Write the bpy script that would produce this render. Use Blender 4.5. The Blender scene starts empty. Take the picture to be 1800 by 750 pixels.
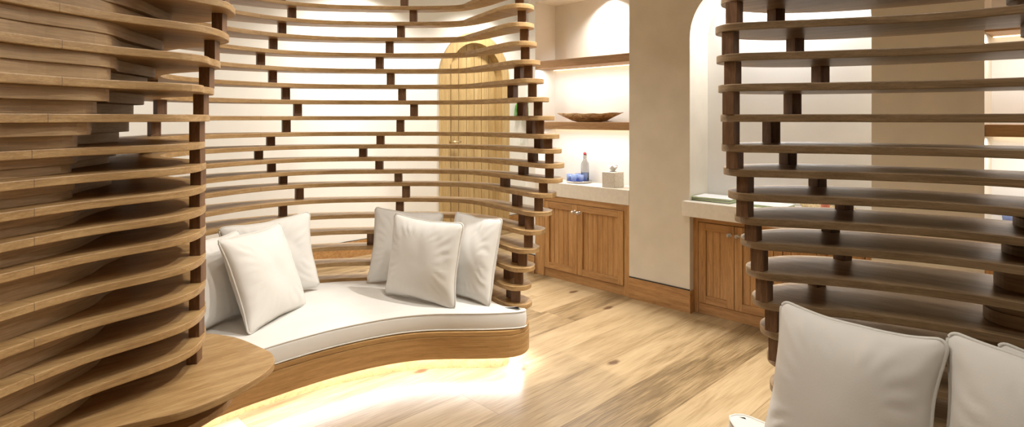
import bpy, bmesh, math, random
from mathutils import Vector, Matrix, noise
random.seed(7)
D = bpy.data
S = bpy.context.scene
COL = S.collection
PI = math.pi
F = 1035.0; HZ = 207.5; EYE = 1.5
UX, UZ = .7036, -.7105      # wall direction (world X) in camera plan coordinates
NX, NZ = .7105, .7036       # world Y in camera plan coordinates
def W(X, Z):                # plan (right, ahead) -> world x, y
    return (UX*X+UZ*Z, NX*X+NZ*Z)
def gp(x, y, h):            # picture point at height h -> plan
    Z = F*(EYE-h)/(y-HZ); return ((x-900)*Z/F, Z)
def gw(x, y, h): return W(*gp(x, y, h))
def onY(x, yw):             # picture column on plane Y=yw -> world X, depth
    r = (x-900)/F; Z = yw/(NX*r+NZ); return UX*r*Z+UZ*Z, Z
def onX(x, xw):
    r = (x-900)/F; Z = xw/(UX*r+UZ); return NX*r*Z+NZ*Z, Z
def hh(y, Z): return EYE-(y-HZ)*Z/F

# ------------------------------------------------------------------ materials
def newmat(name):
    m = D.materials.new(name); m.use_nodes = True
    nt = m.node_tree; b = nt.nodes['Principled BSDF']
    return m, nt, b
def N(nt, t, **kw):
    n = nt.nodes.new(t)
    for k, v in kw.items():
        if k in n.inputs.keys() if hasattr(n.inputs, 'keys') else False: n.inputs[k].default_value = v
        else: setattr(n, k, v)
    return n
def ramp(nt, stops):
    r = nt.nodes.new('ShaderNodeValToRGB'); e = r.color_ramp.elements
    while len(e) > 1: e.remove(e[-1])
    e[0].position = stops[0][0]; e[0].color = (*stops[0][1], 1)
    for p, c in stops[1:]:
        q = e.new(p); q.color = (*c, 1)
    return r
def mathn(nt, op, a=None, b=None, v=None, w=None):
    n = nt.nodes.new('ShaderNodeMath'); n.operation = op
    if a is not None: nt.links.new(a, n.inputs[0])
    if b is not None: nt.links.new(b, n.inputs[1])
    if v is not None: n.inputs[0].default_value = v
    if w is not None: n.inputs[1].default_value = w
    return n.outputs[0]
def wood(name, dark, mid, light, scale=(1, 14, 14), rot=0.0, rough=.45, fine=1.0, seams=None, bump=.15, zsc=None):
    m, nt, b = newmat(name)
    L = nt.links.new
    g = N(nt, 'ShaderNodeNewGeometry')
    mp = N(nt, 'ShaderNodeMapping'); mp.inputs['Rotation'].default_value = (0, 0, rot); mp.inputs['Scale'].default_value = scale
    L(g.outputs['Position'], mp.inputs['Vector'])
    rnd = N(nt, 'ShaderNodeObjectInfo')
    add = N(nt, 'ShaderNodeVectorMath', operation='ADD'); L(mp.outputs[0], add.inputs[0])
    cmb = N(nt, 'ShaderNodeCombineXYZ'); L(mathn(nt, 'MULTIPLY', rnd.outputs['Random'], w=37), cmb.inputs[0]); L(mathn(nt, 'MULTIPLY', rnd.outputs['Random'], w=19), cmb.inputs[1])
    L(cmb.outputs[0], add.inputs[1])
    n1 = N(nt, 'ShaderNodeTexNoise'); n1.inputs['Scale'].default_value = 1.3; n1.inputs['Detail'].default_value = 5; n1.inputs['Distortion'].default_value = .6
    L(add.outputs[0], n1.inputs['Vector'])
    n2 = N(nt, 'ShaderNodeTexNoise'); n2.inputs['Scale'].default_value = 9*fine; n2.inputs['Detail'].default_value = 6; n2.inputs['Roughness'].default_value = .7
    L(add.outputs[0], n2.inputs['Vector'])
    mx = mathn(nt, 'ADD', mathn(nt, 'MULTIPLY', n1.outputs[0], w=.45), mathn(nt, 'MULTIPLY', n2.outputs[0], w=.55))
    r = ramp(nt, [(.37, dark), (.5, mid), (.62, light)])
    L(mx, r.inputs[0])
    out = r.outputs[0]
    if seams:
        sep = N(nt, 'ShaderNodeSeparateXYZ'); L(g.outputs['Position'], sep.inputs[0])
        tot = None
        for (px, py, ang, ln) in seams:     # thin glue joint crossing the plates
            nx, ny = -math.sin(ang), math.cos(ang)
            d = mathn(nt, 'ADD', mathn(nt, 'MULTIPLY', sep.outputs[0], w=nx), mathn(nt, 'MULTIPLY', sep.outputs[1], w=ny))
            d = mathn(nt, 'ABSOLUTE', mathn(nt, 'SUBTRACT', d, w=nx*px+ny*py))
            q = mathn(nt, 'LESS_THAN', d, w=.0012)
            e = mathn(nt, 'ADD', mathn(nt, 'MULTIPLY', sep.outputs[0], w=math.cos(ang)), mathn(nt, 'MULTIPLY', sep.outputs[1], w=math.sin(ang)))
            e = mathn(nt, 'ABSOLUTE', mathn(nt, 'SUBTRACT', e, w=math.cos(ang)*px+math.sin(ang)*py))
            q = mathn(nt, 'MULTIPLY', q, mathn(nt, 'LESS_THAN', e, w=ln))
            tot = q if tot is None else mathn(nt, 'MAXIMUM', tot, q)
        mix = N(nt, 'ShaderNodeMixRGB'); L(mathn(nt, 'MULTIPLY', tot, w=.65), mix.inputs[0]); L(out, mix.inputs[1]); mix.inputs[2].default_value = (.05, .025, .01, 1)
        out = mix.outputs[0]
    L(out, b.inputs['Base Color'])
    b.inputs['Roughness'].default_value = rough
    bp = N(nt, 'ShaderNodeBump'); bp.inputs['Strength'].default_value = bump; bp.inputs['Distance'].default_value = .002
    L(n2.outputs[0], bp.inputs['Height']); L(bp.outputs[0], b.inputs['Normal'])
    return m
def plain(name, col, rough=.5, metal=0, var=.04, sc=8, bump=0, **kw):
    m, nt, b = newmat(name); L = nt.links.new
    tc = N(nt, 'ShaderNodeNewGeometry')
    n = N(nt, 'ShaderNodeTexNoise'); n.inputs['Scale'].default_value = sc; n.inputs['Detail'].default_value = 5
    L(tc.outputs['Position'], n.inputs['Vector'])
    r = ramp(nt, [(.3, tuple(max(0, c*(1-var)) for c in col)), (.7, tuple(min(1, c*(1+var)) for c in col))])
    L(n.outputs[0], r.inputs[0]); L(r.outputs[0], b.inputs['Base Color'])
    b.inputs['Roughness'].default_value = rough; b.inputs['Metallic'].default_value = metal
    for k, v in kw.items(): b.inputs[k.replace('_', ' ')].default_value = v
    if bump:
        bp = N(nt, 'ShaderNodeBump'); bp.inputs['Strength'].default_value = bump; bp.inputs['Distance'].default_value = .003
        L(n.outputs[0], bp.inputs['Height']); L(bp.outputs[0], b.inputs['Normal'])
    return m
def emis(name, col, st):
    m, nt, b = newmat(name)
    b.inputs['Base Color'].default_value = (*col, 1)
    b.inputs['Emission Color'].default_value = (*col, 1); b.inputs['Emission Strength'].default_value = st
    return m
def fabric(name, col):
    m, nt, b = newmat(name); L = nt.links.new
    g = N(nt, 'ShaderNodeNewGeometry')
    n = N(nt, 'ShaderNodeTexNoise'); n.inputs['Scale'].default_value = 420; n.inputs['Detail'].default_value = 2
    L(g.outputs['Position'], n.inputs['Vector'])
    w = N(nt, 'ShaderNodeTexNoise'); w.inputs['Scale'].default_value = 6; w.inputs['Detail'].default_value = 3
    L(g.outputs['Position'], w.inputs['Vector'])
    r = ramp(nt, [(.3, tuple(c*.96 for c in col)), (.7, col)]); L(w.outputs[0], r.inputs[0]); L(r.outputs[0], b.inputs['Base Color'])
    b.inputs['Roughness'].default_value = .9; b.inputs['Sheen Weight'].default_value = .15
    bp = N(nt, 'ShaderNodeBump'); bp.inputs['Strength'].default_value = .25; bp.inputs['Distance'].default_value = .001
    L(n.outputs[0], bp.inputs['Height']); L(bp.outputs[0], b.inputs['Normal'])
    return m

ang_far = math.atan2(W(-2.0, 4.1)[1]-W(-1.62, 3.86)[1], W(-2.0, 4.1)[0]-W(-1.62, 3.86)[0])
sx, sy = W(-1.655, 3.88)
s2 = W(-1.485, 1.82); s2a = math.atan2(W(-1, 1.3)[1]-W(0, 1)[1], W(-1, 1.3)[0]-W(0, 1)[0])
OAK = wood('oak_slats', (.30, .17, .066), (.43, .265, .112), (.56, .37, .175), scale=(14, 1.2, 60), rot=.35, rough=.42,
           seams=[(sx, sy, ang_far, .3), (s2[0], s2[1], s2a, .25)])
OAK_SHADED = wood('oak_slats_shaded', (.19, .12, .06), (.29, .19, .10), (.39, .275, .16), scale=(1.4, 14, 60), rot=.2, rough=.36)  # same oak as the left screen, colour darkened to paint in the shade
CORE = wood('oak_core', (.29, .18, .085), (.40, .26, .13), (.51, .35, .19), scale=(1.6, 1.6, 50), rough=.5)
WALNUT = wood('dark_spacer_wood', (.11, .052, .024), (.175, .088, .042), (.25, .135, .068), scale=(30, 30, 2.5), rough=.5)
CAB = wood('oak_cabinet', (.30, .145, .045), (.43, .225, .078), (.54, .31, .125), scale=(22, 22, 1.3), rough=.42)
CABH = wood('oak_cabinet_rail', (.27, .13, .042), (.40, .21, .075), (.50, .285, .115), scale=(1.6, 22, 24), rough=.42)
DOORW = wood('oak_door', (.38, .245, .095), (.48, .33, .145), (.58, .42, .205), scale=(20, 20, 1.1), rough=.45)
SHELF = wood('oak_shelf', (.28, .15, .06), (.40, .225, .095), (.48, .285, .13), scale=(1.5, 20, 24), rough=.45)
FASC = wood('oak_bench', (.31, .165, .055), (.43, .245, .09), (.52, .315, .13), scale=(1.5, 1.5, 36), rough=.4)
BOWLW = wood('olive_wood', (.13, .06, .022), (.45, .27, .12), (.64, .45, .25), scale=(9, 12, 26), rough=.4, fine=.35)
WALL = plain('plaster_cream', (.70, .64, .53), .75, var=.045, sc=5, bump=.06)
WALL2 = plain('plaster_white', (.86, .84, .80), .75, var=.02, sc=5, bump=.05)
STONE = plain('limestone', (.78, .73, .64), .5, var=.05, sc=30)
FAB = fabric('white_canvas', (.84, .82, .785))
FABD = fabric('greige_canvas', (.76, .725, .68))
PIPE = fabric('canvas_piping', (.74, .71, .66))
DARK = plain('shadow_gap', (.03, .02, .012), .8)
CHROME = plain('polished_metal', (.8, .8, .8), .15, 1)
BRASS = plain('brushed_brass', (.80, .68, .45), .3, 1)
PAPER = plain('white_paper', (.88, .88, .87), .6, var=.01)
GREEN = plain('green_card', (.35, .55, .08), .5)
BLACKC = plain('dark_card', (.06, .07, .03), .5)
LEAF = plain('leaf_green', (.09, .28, .05), .4, var=.3, sc=30)
COVER2 = GREEN
WHITEP = plain('white_plastic', (.85, .87, .82), .4)
TISSUE = plain('tissue_paper', (.93, .93, .92), .8)
RED = plain('red_rubber', (.45, .04, .05), .4)
PINK = plain('pink_glaze', (.75, .28, .25), .4)
WICK = plain('straw_weave', (.58, .44, .22), .7, var=.35, sc=90, bump=.6)
def terrazzo():
    m, nt, b = newmat('speckled_stone'); L = nt.links.new
    g = N(nt, 'ShaderNodeNewGeometry'); v = N(nt, 'ShaderNodeTexVoronoi'); v.inputs['Scale'].default_value = 90
    L(g.outputs['Position'], v.inputs['Vector'])
    r = ramp(nt, [(0, (.50, .44, .36)), (.3, (.66, .61, .54)), (.6, (.74, .70, .64))]); L(v.outputs['Distance'], r.inputs[0]); L(r.outputs[0], b.inputs['Base Color'])
    b.inputs['Roughness'].default_value = .4
    return m
TERR = terrazzo()
def glass(name, col, tr=1.0, rough=.02):
    m, nt, b = newmat(name)
    b.inputs['Base Color'].default_value = (*col, 1); b.inputs['Transmission Weight'].default_value = tr
    b.inputs['Roughness'].default_value = rough; b.inputs['IOR'].default_value = 1.45
    return m
CLEAR = glass('clear_glass', (.97, .98, .98)); BLUE = glass('blue_glass', (.42, .56, .98), .45, .08); KNOB = glass('crystal', (.98, .97, .95), .8)
LED = emis('led_strip', (1, .80, .52), 8)
LAMP = emis('lamp_disc', (1, .93, .82), 12)

def floor_mat():
    m, nt, b = newmat('oak_floor'); L = nt.links.new
    g = N(nt, 'ShaderNodeNewGeometry'); sep = N(nt, 'ShaderNodeSeparateXYZ'); L(g.outputs['Position'], sep.inputs[0])
    PW = .30
    u = mathn(nt, 'DIVIDE', mathn(nt, 'ADD', sep.outputs[0], w=1.866+PW*40), w=PW)
    row = mathn(nt, 'FLOOR', u); fu = mathn(nt, 'FRACT', u)
    wn = N(nt, 'ShaderNodeTexWhiteNoise', noise_dimensions='1D'); L(row, wn.inputs['W'])
    v = mathn(nt, 'DIVIDE', mathn(nt, 'ADD', sep.outputs[1], mathn(nt, 'MULTIPLY', wn.outputs[0], w=2.3)), w=2.3)
    pl = mathn(nt, 'FLOOR', v); fv = mathn(nt, 'FRACT', v)
    idn = N(nt, 'ShaderNodeCombineXYZ'); L(row, idn.inputs[0]); L(pl, idn.inputs[1])
    wc = N(nt, 'ShaderNodeTexWhiteNoise', noise_dimensions='3D'); L(idn.outputs[0], wc.inputs['Vector'])
    off = N(nt, 'ShaderNodeVectorMath', operation='SCALE'); L(wc.outputs['Color'], off.inputs[0]); off.inputs['Scale'].default_value = 40
    mp = N(nt, 'ShaderNodeMapping'); mp.inputs['Scale'].default_value = (9, 1.0, 1); L(g.outputs['Position'], mp.inputs['Vector'])
    ad = N(nt, 'ShaderNodeVectorMath', operation='ADD'); L(mp.outputs[0], ad.inputs[0]); L(off.outputs[0], ad.inputs[1])
    n1 = N(nt, 'ShaderNodeTexNoise'); n1.inputs['Scale'].default_value = 1.1; n1.inputs['Detail'].default_value = 4; n1.inputs['Distortion'].default_value = 1.2; L(ad.outputs[0], n1.inputs['Vector'])
    mp2 = N(nt, 'ShaderNodeMapping'); mp2.inputs['Scale'].default_value = (60, 2.2, 1); L(g.outputs['Position'], mp2.inputs['Vector'])
    n2 = N(nt, 'ShaderNodeTexNoise'); n2.inputs['Scale'].default_value = 2.2; n2.inputs['Detail'].default_value = 5; L(mp2.outputs[0], n2.inputs['Vector'])
    f = mathn(nt, 'ADD', mathn(nt, 'MULTIPLY', n1.outputs[0], w=.45), mathn(nt, 'MULTIPLY', n2.outputs[0], w=.40))
    f = mathn(nt, 'ADD', f, mathn(nt, 'MULTIPLY', wc.outputs['Value'], w=.20))
    r = ramp(nt, [(.37, (.13, .085, .04)), (.46, (.25, .17, .085)), (.56, (.35, .25, .135)), (.68, (.42, .31, .18))]); L(f, r.inputs[0])
    # knots
    mp3 = N(nt, 'ShaderNodeMapping'); mp3.inputs['Scale'].default_value = (4.2, 2.0, 0); L(g.outputs['Position'], mp3.inputs['Vector'])
    vo = N(nt, 'ShaderNodeTexVoronoi'); vo.voronoi_dimensions = '2D'; vo.inputs['Scale'].default_value = .55; L(mp3.outputs[0], vo.inputs['Vector'])
    nd = N(nt, 'ShaderNodeTexNoise'); nd.inputs['Scale'].default_value = 30; L(g.outputs['Position'], nd.inputs['Vector'])
    kd = mathn(nt, 'ADD', vo.outputs['Distance'], mathn(nt, 'MULTIPLY', nd.outputs[0], w=.05))
    kr = ramp(nt, [(.058, (1, 1, 1)), (.10, (0, 0, 0))]); L(kd, kr.inputs[0])
    sepc = N(nt, 'ShaderNodeSeparateColor'); L(vo.outputs['Color'], sepc.inputs[0])
    kg = mathn(nt, 'MULTIPLY', kr.outputs[0], mathn(nt, 'LESS_THAN', sepc.outputs[0], w=.6))
    mk = N(nt, 'ShaderNodeMixRGB'); L(mathn(nt, 'MULTIPLY', kg, w=.95), mk.inputs[0]); L(r.outputs[0], mk.inputs[1]); mk.inputs[2].default_value = (.09, .045, .02, 1)
    e1 = mathn(nt, 'LESS_THAN', mathn(nt, 'MULTIPLY', mathn(nt, 'MINIMUM', fu, mathn(nt, 'SUBTRACT', v=1, b=fu)), w=PW), w=.0019)
    e2 = mathn(nt, 'LESS_THAN', mathn(nt, 'MULTIPLY', mathn(nt, 'MINIMUM', fv, mathn(nt, 'SUBTRACT', v=1, b=fv)), w=2.3), w=.0015)
    e = mathn(nt, 'MAXIMUM', e1, e2)
    mix = N(nt, 'ShaderNodeMixRGB'); L(mathn(nt, 'MULTIPLY', e, w=.75), mix.inputs[0]); L(mk.outputs[0], mix.inputs[1]); mix.inputs[2].default_value = (.12, .07, .03, 1)
    L(mix.outputs[0], b.inputs['Base Color']); b.inputs['Roughness'].default_value = .36
    bp = N(nt, 'ShaderNodeBump'); bp.inputs['Strength'].default_value = .25; bp.inputs['Distance'].default_value = .002
    L(n2.outputs[0], bp.inputs['Height']); L(bp.outputs[0], b.inputs['Normal'])
    return m
FLOORM = floor_mat()

# ------------------------------------------------------------------ mesh helpers
def obj(name, bm, mat, parent=None, smooth=False, bevel=0):
    me = D.meshes.new(name); bmesh.ops.recalc_face_normals(bm, faces=bm.faces[:]); bm.to_mesh(me); bm.free()
    if smooth:
        for p in me.polygons: p.use_smooth = True
    o = D.objects.new(name, me); COL.objects.link(o)
    if mat: me.materials.append(mat)
    if parent: o.parent = parent
    if bevel:
        md = o.modifiers.new('bevel', 'BEVEL'); md.width = bevel; md.segments = 2; md.limit_method = 'ANGLE'; md.angle_limit = .9
    return o
def thing(name, label, cat, loc=(0, 0, 0), group=None):
    o = D.objects.new(name, None); COL.objects.link(o); o.empty_display_size = .1; o.location = loc
    o['label'] = label; o['category'] = cat
    if group: o['group'] = group
    return o
def tag(o, label, cat, group=None):
    o['label'] = label; o['category'] = cat
    if group: o['group'] = group
    return o
def struct(name, bm, mat, **kw):
    o = obj(name, bm, mat, **kw); o['kind'] = 'structure'; return o
def box(bm, x0, x1, y0, y1, z0, z1):
    vs = [bm.verts.new((x, y, z)) for z in (z0, z1) for (x, y) in ((x0, y0), (x1, y0), (x1, y1), (x0, y1))]
    for f in ((0, 3, 2, 1), (4, 5, 6, 7), (0, 1, 5, 4), (1, 2, 6, 5), (2, 3, 7, 6), (3, 0, 4, 7)): bm.faces.new([vs[i] for i in f])
    return vs
def boxbm(*a):
    bm = bmesh.new(); box(bm, *a); return bm
def catmull(pts, n=6, closed=False):
    out = []; m = len(pts)
    rng = range(m) if closed else range(m-1)
    for i in rng:
        if closed: p0, p1, p2, p3 = pts[(i-1) % m], pts[i], pts[(i+1) % m], pts[(i+2) % m]
        else: p0, p1, p2, p3 = pts[max(i-1, 0)], pts[i], pts[i+1], pts[min(i+2, m-1)]
        # centripetal
        def tj(ti, a, b): return ti+max(1e-5, math.dist(a, b))**.5
        t0 = 0; t1 = tj(t0, p0, p1); t2 = tj(t1, p1, p2); t3 = tj(t2, p2, p3)
        for k in range(n):
            t = t1+(t2-t1)*k/n
            def lp(a, b, ta, tb): return tuple(((tb-t)*u+(t-ta)*v)/(tb-ta) for u, v in zip(a, b))
            A1 = lp(p0, p1, t0, t1); A2 = lp(p1, p2, t1, t2); A3 = lp(p2, p3, t2, t3)
            B1 = lp(A1, A2, t0, t2); B2 = lp(A2, A3, t1, t3)
            out.append(lp(B1, B2, t1, t2))
    if not closed: out.append(tuple(pts[-1]))
    return out
def prism(poly, z0, z1, bm=None):
    bm = bm or bmesh.new()
    a = [bm.verts.new((x, y, z0)) for x, y in poly]; b = [bm.verts.new((x, y, z1)) for x, y in poly]
    n = len(poly)
    bm.faces.new(b); bm.faces.new(a[::-1])
    for i in range(n):
        bm.faces.new((a[i], a[(i+1) % n], b[(i+1) % n], b[i]))
    return bm
def tube(bm, pts, r, seg=8, closed=False):
    pts = [Vector(p) for p in pts]; n = len(pts); rings = []
    rf = (lambda i: r[i]) if isinstance(r, (list, tuple)) else (lambda i: r)
    for i, p in enumerate(pts):
        if closed: t = pts[(i+1) % n]-pts[i-1]
        else: t = pts[min(i+1, n-1)]-pts[max(i-1, 0)]
        t.normalize()
        up = Vector((0, 0, 1)) if abs(t.z) < .95 else Vector((1, 0, 0))
        s = t.cross(up).normalized(); u = s.cross(t)
        rings.append([bm.verts.new(p+(s*math.cos(2*PI*k/seg)+u*math.sin(2*PI*k/seg))*rf(i)) for k in range(seg)])
    for i in range(n if closed else n-1):
        a, b = rings[i], rings[(i+1) % n]
        for k in range(seg): bm.faces.new((a[k], a[(k+1) % seg], b[(k+1) % seg], b[k]))
    if not closed: bm.faces.new(rings[0][::-1]); bm.faces.new(rings[-1])
    return bm
def lathe(bm, prof, cx=0, cy=0, cz=0, seg=32, sx=1, sy=1):
    rings = []
    for r, z in prof:
        if r < 1e-6: rings.append([bm.verts.new((cx, cy, cz+z))])
        else: rings.append([bm.verts.new((cx+sx*r*math.cos(2*PI*k/seg), cy+sy*r*math.sin(2*PI*k/seg), cz+z)) for k in range(seg)])
    for a, b in zip(rings, rings[1:]):
        for k in range(seg):
            k2 = (k+1) % seg
            if len(a) == 1 and len(b) == 1: continue
            if len(a) == 1: bm.faces.new((a[0], b[k], b[k2]))
            elif len(b) == 1: bm.faces.new((a[k], a[k2], b[0]))
            else: bm.faces.new((a[k], a[k2], b[k2], b[k]))
    return bm

# ------------------------------------------------------------------ room
YW = 4.165                   # cabinet wall face
XD = -5.73                   # wall with the arched door
X_n1a = onY(941, YW)[0]; X_n1b = onY(1106, YW)[0]
X_n2a = onY(1212.5, YW)[0]; X_n2b = onY(1532, YW)[0]
X_n3a = onY(1730.5, YW)[0]; X_n3b = X_n3a+(X_n1b-X_n1a)
X_end = onY(929, YW)[0]
YB = YW+.29                  # back of the niches
CEIL = 3.1; XR = 3.2; YF = -3.2; YE = 5.94
struct('floor', boxbm(XD-.3, XR+.2, YF-.2, YE+.2, -.1, 0), FLOORM)
struct('ceiling', boxbm(XD-.3, XR+.2, YF-.2, YE+.2, CEIL, CEIL+.1), WALL2)
struct('wall_right', boxbm(XR, XR+.1, YF-.2, YB+.1, 0, CEIL), WALL)
struct('wall_front', boxbm(XD-.3, XR+.1, YF-.1, YF, 0, CEIL), WALL)
struct('wall_corridor', boxbm(XD-.2, X_end+.3, YE, YE+.1, 0, CEIL), WALL2)

# door wall with arched opening
yd0 = onX(771.5, XD)[0]; yd1 = onX(893, XD)[0]; ydc = (yd0+yd1)/2; rO = (yd1-yd0)/2
zspr = 2.60-rO; fw = .135; rI = rO-fw
def arch_pts(r, zs, n=24, base=0.0):
    return [(ydc+r, base)]+[(ydc+r*math.cos(PI*i/n), zs+r*math.sin(PI*i/n)) for i in range(n+1)]+[(ydc-r, base)]
def extr_x(poly, x0, x1, bm=None):
    bm = bm or bmesh.new(); n = len(poly)
    a = [bm.verts.new((x0, y, z)) for y, z in poly]; b = [bm.verts.new((x1, y, z)) for y, z in poly]
    bm.faces.new(a); bm.faces.new(b[::-1])
    for i in range(n): bm.faces.new((a[i], b[i], b[(i+1) % n], a[(i+1) % n]))
    return bm
rw = rI+.03
arch = arch_pts(rw, zspr, 28, 0)
poly = [(YF-.1, 0), (YF-.1, CEIL), (YE+.1, CEIL), (YE+.1, 0)]+arch
struct('wall_left', extr_x(poly, XD-.2, XD), WALL2)
# solid panel behind the door leaf
struct('wall_back_panel', boxbm(XD-.34, XD-.3, ydc-.8, ydc+.8, 0, CEIL), WALL2)
# arched frame (trim) in front of the wall and its reveal
def archband(ro, ri, zs, x0, x1):
    o = arch_pts(ro, zs, 28); i = arch_pts(ri, zs, 28)[::-1]
    return extr_x(o+i, x0, x1)
door = obj('door_1', archband(rO, rI, zspr, XD, XD+.03), DOORW, bevel=.004); door['kind'] = 'structure'
rev = obj('door_lining', archband(rw-.002, rI, zspr, XD-.16, XD), DOORW, door)
pw = 2*rI/7
bm = bmesh.new()
for i in range(7):
    ya = ydc-rI+i*pw+.004; yb = ydc-rI+(i+1)*pw-.004
    n = 6
    top = []
    for j in range(n+1):
        y = yb+(ya-yb)*j/n; top.append((y, zspr+math.sqrt(max(0, (rI-.002)**2-(y-ydc)**2))))
    extr_x([(ya, .01), (yb, .01)]+top, XD-.15, XD-.10, bm)
leaf = obj('door_planks', bm, DOORW, door)
obj('door_backing', extr_x(arch_pts(rI-.003, zspr, 24, .01), XD-.17, XD-.151), WALNUT, door)
yh, zh_ = onX(795, XD-.1)
hz_ = hh(249, zh_)
bm = bmesh.new(); tube(bm, [(XD-.10, yh-.04, hz_), (XD-.045, yh-.04, hz_)], .009); tube(bm, [(XD-.045, yh-.05, hz_), (XD-.045, yh+.10, hz_)], .010)
obj('door_handle', bm, BRASS, door, smooth=True)
# skirting along the door wall
def skirt(name, x0, x1, y0, y1, h=.18, gapdir=None):
    o = struct(name, boxbm(x0, x1, y0, y1, 0, h-.008), CABH, bevel=.002)
    e = .004
    g = obj('shadow_gap', boxbm(x0+(e if gapdir == 'x' else 0), x1-(e if gapdir == 'x' else 0), y0+(e if gapdir != 'x' else 0), y1, h-.008, h), DARK, o)
    return o
skirt('baseboard_left', XD, XD+.012, YF, yd0-.002, gapdir='x')
skirt('baseboard_door', XD, XD+.012, yd1+.002, YE, gapdir='x')
skirt('baseboard_corridor', XD+.02, X_end, YE-.012, YE)

# cabinet wall built of piers, niche backs and headers
def wall_piece(name, x0, x1, y0, y1, z0, z1, m=WALL, bevel=0): return struct(name, boxbm(x0, x1, y0, y1, z0, z1), m, bevel=bevel)
wall_piece('wall_pier_1', X_end, X_n1a, YW, YB+.1, 0, CEIL, WALL2)
wall_piece('wall_pier_2', X_n1b, X_n2a, YW, YB+.1, 0, CEIL)
wall_piece('wall_pier_3', X_n2b, X_n3a, YW, YB+.1, 0, CEIL)
wall_piece('wall_pier_4', X_n3b, XR, YW, YB+.1, 0, CEIL)
wall_piece('wall_return', X_end, X_end+.1, YB+.1, YE, 0, CEIL, WALL2)
for i, (a, b) in enumerate(((X_n1a, X_n1b), (X_n3a, X_n3b))):
    wall_piece('wall_niche_back_%d' % (i+1), a, b, YB, YB+.1, 0, CEIL, WALL2)
    wall_piece('wall_header_%d' % (i+1), a, b, YW, YB, 2.62, 2.75, WALL2)
wall_piece('wall_niche_back_3', X_n2a, X_n2b, YB, YB+.1, 0, CEIL, WALL2)
# rounded header of the middle niche
r2 = .40; zs2 = 2.12; zt = zs2+r2
pl = [(X_n2a, zs2)]+[(X_n2a+r2-r2*math.cos(PI/2*i/14), zs2+r2*math.sin(PI/2*i/14)) for i in range(1, 15)]
pl += [(X_n2b-r2+r2*math.sin(PI/2*i/14), zs2+r2*math.cos(PI/2*i/14)) for i in range(0, 15)]
pl += [(X_n2b, CEIL), (X_n2a, CEIL)]
bm = bmesh.new(); a = [bm.verts.new((x, YW, z)) for x, z in pl]; b = [bm.verts.new((x, YB, z)) for x, z in pl]
bm.faces.new(a); bm.faces.new(b[::-1])
for i in range(len(pl)): bm.faces.new((a[i], b[i], b[(i+1) % len(pl)], a[(i+1) % len(pl)]))
struct('wall_arch_header', bm, WALL)
skirt('baseboard_pier_1', X_end, X_n1a-.002, YW-.014, YW)
skirt('baseboard_pier_2', X_n1b+.004, X_n2a+.0, YW-.014, YW)
skirt('baseboard_pier_3', X_n2b, X_n3a, YW-.014, YW)
skirt('baseboard_pier_4', X_n3b, XR, YW-.014, YW)

struct('baseboard_pier_return', boxbm(X_n2a, X_n2a+.010, YW-.014, YW+.05, 0, .17), CABH, bevel=.001)
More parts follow.
